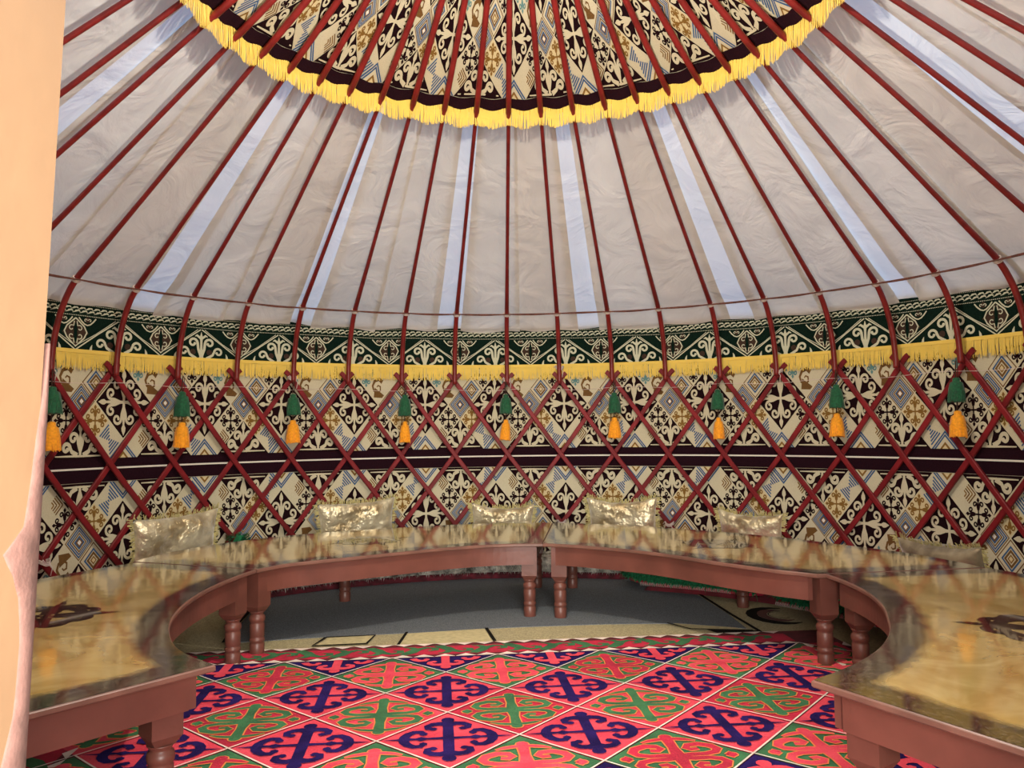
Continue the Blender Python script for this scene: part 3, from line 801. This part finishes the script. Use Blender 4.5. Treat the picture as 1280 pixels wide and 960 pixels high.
table('low curved table at the back right, before the green-fringed mats', 6.0, 81.6,
      [(5, 1.25), (15, 1.20), (24, 1.155), (48, 1.095), (61, 1.10), (74, 1.19), (82, 1.32)], [(5, 2.26), (13, 2.2), (25, 2.12), (37, 2.07), (59, 2.05), (70, 2.10), (82, 2.12)],
      [(10.0, 1.295), (9.4, 2.16), (78.4, 1.386), (78.6, 2.02), (41.6, 2.0)])
table('low curved table at the right front, cut by the right edge of the picture', 82.3, 150.2,
      [(82, 1.355), (97, 1.366), (116, 1.385), (125, 1.414), (138, 1.455), (151, 1.49)], [(82, 2.13), (95, 2.24), (151, 2.24)],
      [(86.4, 1.44), (86, 2.02), (146.3, 1.58), (147, 2.14), (116, 2.15)])

# ------------------------------------------------------------------ felt carpet with diamonds
RO = Vector((-.116, .475, 0)); E1 = Vector((.490, .049, 0)); E2 = Vector((.050, -.505, 0))
rug = thing('felt_rug', 'large bright pink felt rug with navy and green ram-horn diamonds', 'rug', (0, 0, 0))
def rmap(cx, cy, z0):
    # local (x right, y up) in half diagonals of a diamond centred at RO + cx E1 + cy E2
    c = RO+E1*cx+E2*cy
    return lambda u, v, l: c+E1*.5*u-E2*.5*v+Vector((0, 0, z0+.0012*l))
I = TR(0, 0, 1, 1)
def horn_cross(P, m, l, edge=None):
    def draw(m, l, g):
        for k in range(4):
            T = TR(0, 0, 1, 1, k*pi/2)
            if k % 2 == 0:
                P.stroke([(0, 0), (0, .60), (0, .70)], [.16+g, .15+g, .13+g], T, m, l+.2); P.blob((0, .68), .10+g/2, T, m, l+.1)
            else:
                P.stroke([(0, 0), (0, .3), (0, .38), (0, .46), (0, .60), (0, .66), (0, .9)], [.09+g, .06+g, .15+g, .06+g, .10+g, .06+g, .01+g], T, m, l+.2)
            for fx in (1, -1):
                T = TR(0, 0, 1, 1, k*pi/2, fx)
                pts = [(0, .50), (.12, .545), (.22, .525), (.295, .455), (.285, .375), (.215, .345), (.175, .385)] if k % 2 == 0 else [(0, .62), (.10, .61), (.19, .56), (.255, .48), (.25, .39), (.18, .345), (.13, .38)]
                P.stroke(pts, [.16+g, .14+g, .13+g, .12+g, .115+g, .105+g, .08+g], T, m, l); P.blob(pts[-2], .055+g/2, T, m, l+.05)
    if edge is not None: draw(edge, l, .035)
    draw(m, l+.6, 0)
def s_scrolls(P, m, l, edge):
    def draw(m, l, g):
        P.stroke([(0, -.62), (0, -.3), (0, 0), (0, .3), (0, .62)], [.16+g, .13+g, .20+g, .13+g, .16+g], I, m, l+.2)
        P.blob((0, .66), .085+g/2, I, m, l+.1); P.blob((0, -.66), .085+g/2, I, m, l+.1)
        for fx in (1, -1):
            T = TR(0, 0, 1, 1, 0, fx)
            P.stroke([(.64, 0), (.70, .07), (.75, 0), (.70, -.07), (.64, 0)], .05+g, T, m, l+.1)
            P.blob((.72, 0), .06+g/2, T, m, l+.1)
            for fy in (1, -1):
                T = TR(0, 0, 1, 1, 0, fx) if fy == 1 else TR(0, 0, 1, 1, pi, -fx)
                P.stroke([(.0, .03), (.18, .06), (.38, .06), (.52, .11), (.575, .20), (.52, .31), (.37, .385), (.22, .36), (.17, .28), (.23, .22), (.33, .235)],
                         [.10+g, .11+g, .10+g, .11+g, .125+g, .13+g, .12+g, .11+g, .10+g, .09+g, .07+g], T, m, l)
                P.stroke([(.02, .60), (.13, .59), (.26, .555), (.38, .50)], [.07+g, .08+g, .07+g, .02+g], T, m, l)
    draw(edge, l, .04); draw(m, l+.6, 0)
RM = [PINK, CRIM, NAVY, RGREEN, ORNG, RWHITE, RDARK]
def felt(cx, cy, kind, half=None):
    P = Pat(.6)
    base, motif, edge, fn = {'np': (NAVY, PINK, None, 'h'), 'gp': (RGREEN, PINK, ORNG, 's'), 'pn': (PINK, NAVY, None, 'h'), 'pg': (CRIM, RGREEN, ORNG, 's'), 'gc': (RGREEN, CRIM, ORNG, 's'), 'kg': (PINK, RGREEN, ORNG, 's')}[kind]
    ix = RM.index
    pts = diam(0, 0, .985, .985)
    if half == 'lower': pts = clip(pts, None, 0)
    P.poly(pts, ix(base), 1)
    if half:
        Q = Pat(); (horn_cross(Q, ix(motif), 3, None) if fn == 'h' else s_scrolls(Q, ix(motif), 3, ix(edge)))
        o = len(P.V); keep = [i for i, f in enumerate(Q.F) if all(Q.V[v][1] < .001 for v in f)]
        P.V += Q.V; P.F += [tuple(v+o for v in Q.F[i]) for i in keep]; P.M += [Q.M[i] for i in keep]
    elif fn == 'h': horn_cross(P, ix(motif), 3, ix(edge) if edge else None)
    else: s_scrolls(P, ix(motif), 3, ix(edge))
    # seam cord
    for a, b in (((0, 1), (1, 0)), ((-1, 0), (0, 1))):
        if half: continue
        P.stroke([a, ((a[0]+b[0])/2, (a[1]+b[1])/2), b], .026, I, 5, 4.5)
    P.bake(rmap(cx, cy, .016), 'felt_diamond', RM, rug)
rows = ['np', 'gp', 'pn', 'pg', 'pn', 'gp', 'np', 'gp', 'pn', 'pg', 'pn']
rndr = random.Random(3)
for j, kd in enumerate(rows):
    for i in range(-3, 4):
        sh = .5 if j % 2 == 0 else 0
        if i+sh > 3.1 or i+sh < -3.1: continue
        k2 = kd
        if kd == 'gp' and (i % 3 == 1): k2 = 'gc'
        if kd == 'pg' and i % 2: k2 = 'kg'
        felt(i+sh, j*.5, k2, 'lower' if j == 0 else None)
# slab and border
def quad_slab(cs, z0, z1, m, name, parent):
    b = MB(); V = [Vector((c.x, c.y, z0)) for c in cs]+[Vector((c.x, c.y, z1)) for c in cs]
    b.add(V, [(3, 2, 1, 0), (4, 5, 6, 7), (0, 1, 5, 4), (1, 2, 6, 5), (2, 3, 7, 6), (3, 0, 4, 7)]); return b.build(name, [m], parent)
XL, XR = -3.02, 3.02; BT = .49
cs = [RO+E1*(XL-.45)+E2*5.4, RO+E1*(XR+.45)+E2*5.4, RO+E1*(XR+.45)-E2*BT, RO+E1*(XL-.45)-E2*BT]
quad_slab(cs, .004, .014, RDARK, 'felt_base', rug)
def border():
    P = Pat(.08)
    # coordinates: u along E1 (in E1 units), v along -E2 (in E2 units)
    def strip(u0, u1, v0, v1, hor):
        L = (u1-u0) if hor else (v1-v0)
        n_ = int(L/.2)
        for edge in (0, 1):
            for q in range(n_):
                f = q/n_
                if hor:
                    u = u0+(u1-u0)*f; d = (u1-u0)/n_; vv, sg = (v0, 1) if edge == 0 else (v1, -1)
                    P.quad([(u, vv), (u+d, vv), (u+d/2, vv+sg*.085)], 5, 3)
                else:
                    v = v0+(v1-v0)*f; d = (v1-v0)/n_; uu, sg = (u0, 1) if edge == 0 else (u1, -1)
                    P.quad([(uu, v), (uu, v+d), (uu+sg*.07, v+d/2)], 5, 3)
    strip(XL, XR, .0+.015, BT-.01, True)
    P.poly([(XL, .10), (XR, .10), (XR, BT-.10), (XL, BT-.10)], 1, 1)
    q = XL+.1; s = 1
    while q < XR-.3:                     # running green scroll
        T = TR(q, .25, .30, s*.16)
        P.stroke([(-.1, -.9), (.15, -.4), (.35, .2), (.65, .55), (.95, .35), (.95, -.05), (.72, -.15)], [.30, .42, .36, .3, .28, .24, .16], T, 3, 2.2)
        P.stroke([(.35, .2), (.15, .65), (-.1, .75)], [.3, .24, .1], T, 3, 2.1)
        q += .34; s = -s
    strip(XL-.45, XL-.02, -5.3, .0, False); strip(XR+.02, XR+.45, -5.3, .0, False)
    for U in (XL-.235, XR+.235):
        P.poly([(U-.15, -5.3), (U+.15, -5.3), (U+.15, 0), (U-.15, 0)], 1, 1)
        v = -5.2; s = 1
        while v < -.2:
            T = TR(U, v, s*.15, .30)
            P.stroke([(-.9, -.1), (-.4, .15), (.2, .35), (.55, .65), (.35, .95), (-.05, .95), (-.15, .72)], [.30, .42, .36, .3, .28, .24, .16], T, 3, 2.2)
            v += .34; s = -s
    return P
border().bake(lambda u, v, l: RO+E1*u-E2*v+Vector((0, 0, .014+.0012*l)), 'felt_border', RM, rug)

# ------------------------------------------------------------------ under-carpet: beige felt with grey field and black outlines
uc = thing('felt_carpet', 'plain grey felt carpet with pale beige patches outlined in black, under the pink rug', 'carpet', (0, 0, 0))
mb = MB(); V = []; n = 80
V = [(0, 0, .003)]+[pol(2.96, -1.7+3.4*k/n, .003) for k in range(n+1)]
mb.add(V, [(0, k+2, k+1) for k in range(n)]); mb.build('beige_ground', [BEIGEF], uc)
GP = [(-1.50, .78), (-1.08, .875), (-.55, .96), (-.05, 1.05), (.45, 1.10), (.87, 1.10), (1.20, .97), (1.19, 1.3), (1.14, 1.80), (1.00, 2.5), (.3, 2.9), (-.8, 2.85), (-1.6, 2.4), (-1.64, 1.74), (-1.58, 1.2)]
mb = MB(); V = [(x, y, .0062) for x, y in GP]+[(x, y, .003) for x, y in GP]; m_ = len(GP)
mb.add(V, [tuple(range(m_))]+[(k, (k+1) % m_, m_+(k+1) % m_, m_+k) for k in range(m_)]); mb.build('grey_field', [GREYF], uc)
def inlay(name, m, fn):
    P = Pat(.3); fn(P); P.bake(lambda u, v, l: Vector((u, v, .0045+.0012*l)), name, [m], uc)
for poly_ in ([(-1.04, .70), (-.785, .745), (-.775, .895), (-1.01, .86)], [(-.62, .70), (-.135, .70), (-.20, 1.02), (-.62, .93)], [(.83, 1.10), (1.14, .99), (1.22, .93), (.90, .975)]):
    inlay('beige_patch', BEIGEL, lambda P: P.poly(poly_, 0, 2))
for pts_, w_ in (([(1.26, .80), (1.20, 1.3), (1.15, 1.84), (1.0, 2.5)], .022), ([(-1.52, .78), (-1.6, 1.2), (-1.66, 1.75), (-1.62, 2.4)], .03), ([(-1.02, .865), (-1.05, .70), (-.785, .735), (-.77, .9), (-1.02, .865)], .018), ([(-.125, .70), (-.19, 1.03)], .018), ([(-.62, .70), (-.61, .96)], .016), ([(.80, 1.10), (.90, .965), (1.22, .92)], .014)):
    inlay('black_piping', BLACKF, lambda P: P.stroke(pts_, w_, I, 0, 4))
inlay('black_patch', BLACKF, lambda P: P.poly([(.98, .955), (1.24, .92), (1.24, .85), (1.03, .86)], 0, 2))
Tm = TR(1.47, 1.25, .52, .62)
WR = [.02, .06, .1, .12, .12, .12, .12, .12, .12, .12, .1, .06, .02]
inlay('ring_ornament', BLACKF, lambda P: P.stroke([(.30*cos(a), .30*sin(a)) for a in [1.2+q*.33 for q in range(13)]], WR, Tm, 0, 3))
inlay('ring_ornament', BROWNF, lambda P: P.stroke([(.19*cos(a), .2*sin(a)) for a in [1.2+q*.33 for q in range(13)]], [w_*.85 for w_ in WR], Tm, 0, 4))
inlay('ring_ornament', BLACKF, lambda P: P.stroke([(.125*cos(a), .13*sin(a)) for a in [1.2+q*.33 for q in range(13)]], .012, Tm, 0, 5))

# ------------------------------------------------------------------ seating mats along the wall
def sector_pad(name, d0, d1, r0, r1, z0, z1, m, parent, round_=.04, nz=.006, seed=0, smooth=True, corner=0):
    nu, nv_ = max(12, int((d1-d0)*.8)), 16; V = []; F = []
    def P_(i, j):
        d = d0+(d1-d0)*i/nu; s = j/nv_
        ins_ = 0
        if corner:
            e = i/nu*(d1-d0)*pi/180*r0 if i < nu/2 else 9
            if e < corner: ins_ = corner-sqrt(max(0, corner**2-(corner-e)**2))
        return d, r0+ins_*.9+(r1-r0-ins_*.9)*s
    for j in range(nv_+1):
        for i in range(nu+1):
            d, r = P_(i, j); ed = min(j/nv_, 1-j/nv_)*(r1-r0); ee = min(i, nu-i)/nu*(d1-d0)*pi/180*r
            e = min(ed, ee, round_)/round_; h = z0+(z1-z0)*sqrt(max(0, 1-(1-e)**2))
            V.append(pol(r, R_(d), h+nz*noise.noise(Vector((d*.7, r*12, seed)))*(e)))
    o = (nu+1)*(nv_+1)
    for j in range(nv_+1):
        for i in range(nu+1):
            d, r = P_(i, j); V.append(pol(r, R_(d), z0))
    for j in range(nv_):
        for i in range(nu):
            q = j*(nu+1)+i; F += [(q, q+nu+1, q+nu+2, q+1), (o+q, o+q+1, o+q+nu+2, o+q+nu+1)]
    for i in range(nu):
        F.append((i, i+1, o+i+1, o+i)); q = nv_*(nu+1)+i; F.append((q+1, q, o+q, o+q+1))
    for j in range(nv_):
        q = j*(nu+1); F.append((q+nu+1, q, o+q, o+q+nu+1)); q += nu; F.append((q, q+nu+1, o+q+nu+1, o+q))
    return link(name, mesh_of(name, V, F, [m], smooth=smooth), parent)
def tufts(name, d0, d1, r0, r1, z, n, ln, m, parent, front=0, w_=.006):
    mb = MB(); rd = random.Random(5)
    for q in range(n):
        d = R_(rd.uniform(d0, d1)); r = rd.uniform(r0, r1)
        if q < front: r = r0+rd.uniform(-.01, .02)
        p = pol(r, d, z(r) if callable(z) else z); 
        v = Vector((rd.uniform(-1, 1), rd.uniform(-1, 1), rd.uniform(.1, 1))).normalized()*ln*rd.uniform(.5, 1.2)
        if q < front: v = (pol(-1, d, 0)+Vector((rd.uniform(-.5, .5), rd.uniform(-.5, .5), rd.uniform(-.5, .5)))).normalized()*ln; p.z = rd.uniform(p.z-.05, p.z)
        s = v.cross(Vector((rd.random(), rd.random(), 1))).normalized()*w_/2
        mb.add([p-s, p+s, p+v*.6+s*.7+Vector((0, 0, -.003)), p+v*.6-s*.7+Vector((0, 0, -.003)), p+v+Vector((0, 0, -.012))], [(0, 1, 2, 3), (3, 2, 4)])
    return mb.build(name, [m] if not isinstance(m, list) else m, parent, kind='stuff')
mt = thing('seat_mat', 'dark red runner mat lying along the back wall under the grey fur', 'mat', (0, 0, .006))
sector_pad('mat_body', -58, 17.5, 2.50, 2.98, 0, .042, mat('dark_red_cloth', (.10, .008, .016), .9, 20, .5), mt)
fm = thing('fur_mat', 'mottled grey and white shaggy fur mat on the dark red runner at the back', 'mat', (0, 0, .05))
sector_pad('mat_body', -57, 16.5, 2.505, 2.975, 0, .085, FUR, fm, .05, .03, 2)
tufts('fur', -57, 16.5, 2.505, 2.9, lambda r: .082 if r > 2.55 else .055, 9000, .035, FUR, fm, 3500)
def green_mat(label, d0, d1, r0, r1, z, seed):
    t = thing('fringed_mat', label, 'mat', (0, 0, z))
    sector_pad('mat_body', d0, d1, r0, r1, 0, .05, CRIM, t, .03, .01, seed, corner=.34)
    P = Pat(.1); rd = random.Random(seed)
    dm, rm = (d0+d1)/2, (r0+r1)/2
    for q in range(7):
        d = d0+(d1-d0)*(q+.7)/8
        for rr in (r0+.13, r0+.30):
            T = TR(R_(d)*rr, rr, .09*(1 if q % 2 else -1), .085)
            P.stroke([(-.9, -.6), (-.3, -.2), (.2, .3), (.7, .4), (.8, -.1), (.4, -.3)], [.2, .3, .3, .26, .2, .1], T, q % 3, 1)
    P.bake(lambda u, v, l: pol(v, u/v, .0555+.001*l), 'mat_pattern', [RGREEN, TWOOD, RDARK], t)
    mb = MB(); rd = random.Random(seed+9)
    for q in range(3600):
        s = rd.random(); side = rd.random()
        if side < .72:
            d = d0+(d1-d0)*s; e = s*(d1-d0)*pi/180*r0; c_ = .34
            ins_ = c_-sqrt(max(0, c_**2-(c_-e)**2)) if e < c_ else 0
            p = pol(r0+ins_*.9+rd.uniform(-.015, .05), R_(d), rd.uniform(.02, .062)); out = pol(-1, R_(d), 0)
        else:
            sd = -1 if side < .86 else 1; d = d0 if sd < 0 else d1
            et = Vector((cos(R_(d)), -sin(R_(d)), 0))*sd; p = pol(r0+.15+(r1-r0-.15)*s, R_(d), rd.uniform(.02, .062))-et*rd.uniform(0, .05); out = et
        v = (out*rd.uniform(.2, 1)+Vector((rd.uniform(-.6, .6), rd.uniform(-.6, .6), rd.uniform(-.1, .8)))).normalized()*.042
        sv = v.cross(Vector((rd.random(), rd.random(), 1))).normalized()*.0035
        mb.add([p-sv, p+sv, p+v*.6+sv, p+v*.6-sv, p+v+Vector((0, 0, -.02))], [(0, 1, 2, 3), (3, 2, 4)])
    mb.build('green_fringe', [GFRINGE], t, kind='stuff')
    mb = MB()
    for q in range(int((d1-d0)*2.6)):      # stitched pale loops on the hem
        d = R_(d0+4+(d1-d0-8)*q/((d1-d0)*2.6)); p = pol(r0-.018, d, .012); mb.tube([p+Vector((0, 0, .012)), p+pol(-.010, d, 0), p+Vector((0, 0, -.010))], .0016, 4)
    mb.build('hem_stitching', [STRING], t, kind='stuff')
    return t
quad = thing('seat_mat', 'dark red patterned runner mat under the two green-fringed mats on the right', 'mat', (0, 0, .006))
sector_pad('mat_body', 22, 72, 2.17, 2.98, 0, .04, RDARK, quad, .03, .006, 4)
green_mat('red mat with bushy green fringe behind the back right table, nearer the middle', 18.0, 42.6, 2.12, 2.96, .047, 11)
green_mat('red mat with bushy green fringe behind the back right table, nearer the right end', 44.2, 71, 1.99, 2.96, .047, 12)
green_mat('red mat with green fringe along the left wall behind the leftmost cushion', -82, -59.5, 2.30, 2.96, .012, 13)

# ------------------------------------------------------------------ cushions
def cushion(label, th, r, zc, w_, h_, tilt, seed, roll=0, thick=.11, slump=0, cover=None):
    c = pol(r, th, zc)
    t = thing('cushion', label, 'cushion', c, 'gold velvet cushions along the wall', -th)
    n_ = 30; V = []; F = []
    Rm = Matrix.Rotation(tilt, 3, 'X') @ Matrix.Rotation(roll, 3, 'Y')
    def pt(u, v, side):
        px = u*(1-.085*(1-v*v)*abs(u)**3); pz = v*(1-.10*(1-u*u)*abs(v)**3)
        tk = thick*max(0, (1-u**4))**.55*max(0, (1-v**4))**.55
        sag = -slump*h_*(1-u*u)*max(0, v)**2
        nz = noise.noise(Vector((u*1.7+seed, v*1.7, seed)))*.022+noise.noise(Vector((u*5+seed, v*5, seed+3)))*.010
        y = side*(tk*.5)+ (nz*(tk/thick) if side < 0 else nz*.5*(tk/thick))
        return Rm @ Vector((px*w_/2, y, pz*h_/2+sag+.006*noise.noise(Vector((u*4, seed, 1)))))
    for side in (-1, 1):
        for j in range(n_+1):
            for i in range(n_+1): V.append(pt(2*i/n_-1, 2*j/n_-1, side))
    o = (n_+1)**2
    for j in range(n_):
        for i in range(n_):
            q = j*(n_+1)+i; F += [(q, q+1, q+n_+2, q+n_+1), (o+q, o+q+n_+1, o+q+n_+2, o+q+1)]
    me = mesh_of('cushion_cover', V, F, [cover or VELVET], smooth=True)
    bm = bmesh.new(); bm.from_mesh(me); bmesh.ops.remove_doubles(bm, verts=bm.verts, dist=.0004); bm.to_mesh(me); bm.free()
    link('cushion_cover', me, t)
    mb = MB(); rd = random.Random(seed)
    for q in range(420):
        s = rd.uniform(-1, 1); e = q % 4
        uv = [(s, 1), (s, -1), (1, s), (-1, s)][e]; uo = [(s, 1.12), (s, -1.12), (1.1, s), (-1.1, s)][e]
        p = pt(*uv, 1); p2 = pt(*uv, 1)+(Rm @ Vector(((uo[0]-uv[0])*w_/2, 0, (uo[1]-uv[1])*h_/2))).normalized()*rd.uniform(.016, .034)+Vector((rd.uniform(-.008, .008), rd.uniform(-.012, .004), rd.uniform(-.008, .008)))
        d_ = (p2-p).normalized(); sv = d_.cross(Vector((0, 1, 0))).normalized()*.0028
        mb.add([p-sv, p+sv, p2+sv, p2-sv], [(0, 1, 2, 3)])
    mb.build('fringe', [CFRINGE], t, kind='stuff')
    return t
cushion('leftmost gold velvet cushion with olive fringe, behind the left end of the tables', -.916, 2.70, .375, .56, .42, .16, 1.3, -.04)
cushion('second gold velvet cushion from the left, its right corner raised', -.440, 2.78, .365, .57, .43, .16, 2.7, -.05)
cushion('middle gold velvet cushion, its top edge slumped, left of the gap between the tables', -.047, 2.80, .325, .48, .40, .20, 3.9, .04, slump=.06)
cushion('gold velvet cushion with deep folds, just right of the gap between the tables', .280, 2.80, .355, .53, .43, .16, 4.4, -.01, slump=.06)
cushion('fifth gold velvet cushion from the left, mostly hidden behind the back right table', .617, 2.78, .315, .46, .38, .22, 5.6, .04, slump=.06)
cushion('rightmost cushion, dull gold, lying flattened where the two right tables meet', 1.12, 2.62, .305, .52, .28, .45, 6.8, .0, .14, slump=.06, cover=VELVETD)

# small things by the wall
# green fuzzy bundle beside the leftmost cushion
gb = thing('mat_roll', 'small bushy green-fringed bundle tucked against the wall beside the leftmost cushion', 'mat', pol(2.86, -.735, .25))
mb = MB(); rd = random.Random(2)
mb.tube([(-.03, 0, -.20), (.0, 0, 0), (.02, 0, .13)], [.05, .055, .03], 8)
mb.build('bundle_core', [GFRINGE], gb, smooth=True)
mb = MB()
for q in range(900):
    s = rd.uniform(-.2, .14); a = rd.uniform(0, 2*pi); p = Vector((.05*cos(a), .05*sin(a), s)); v = Vector((cos(a), sin(a), rd.uniform(-.5, .8))).normalized()*.04
    sv = v.cross(Vector((rd.random(), 0, 1))).normalized()*.003; mb.add([p-sv, p+sv, p+v+sv, p+v-sv], [(0, 1, 2, 3)])
mb.build('green_fringe', [GFRINGE], gb, kind='stuff')
gb.rotation_euler = (0, 0, .73)
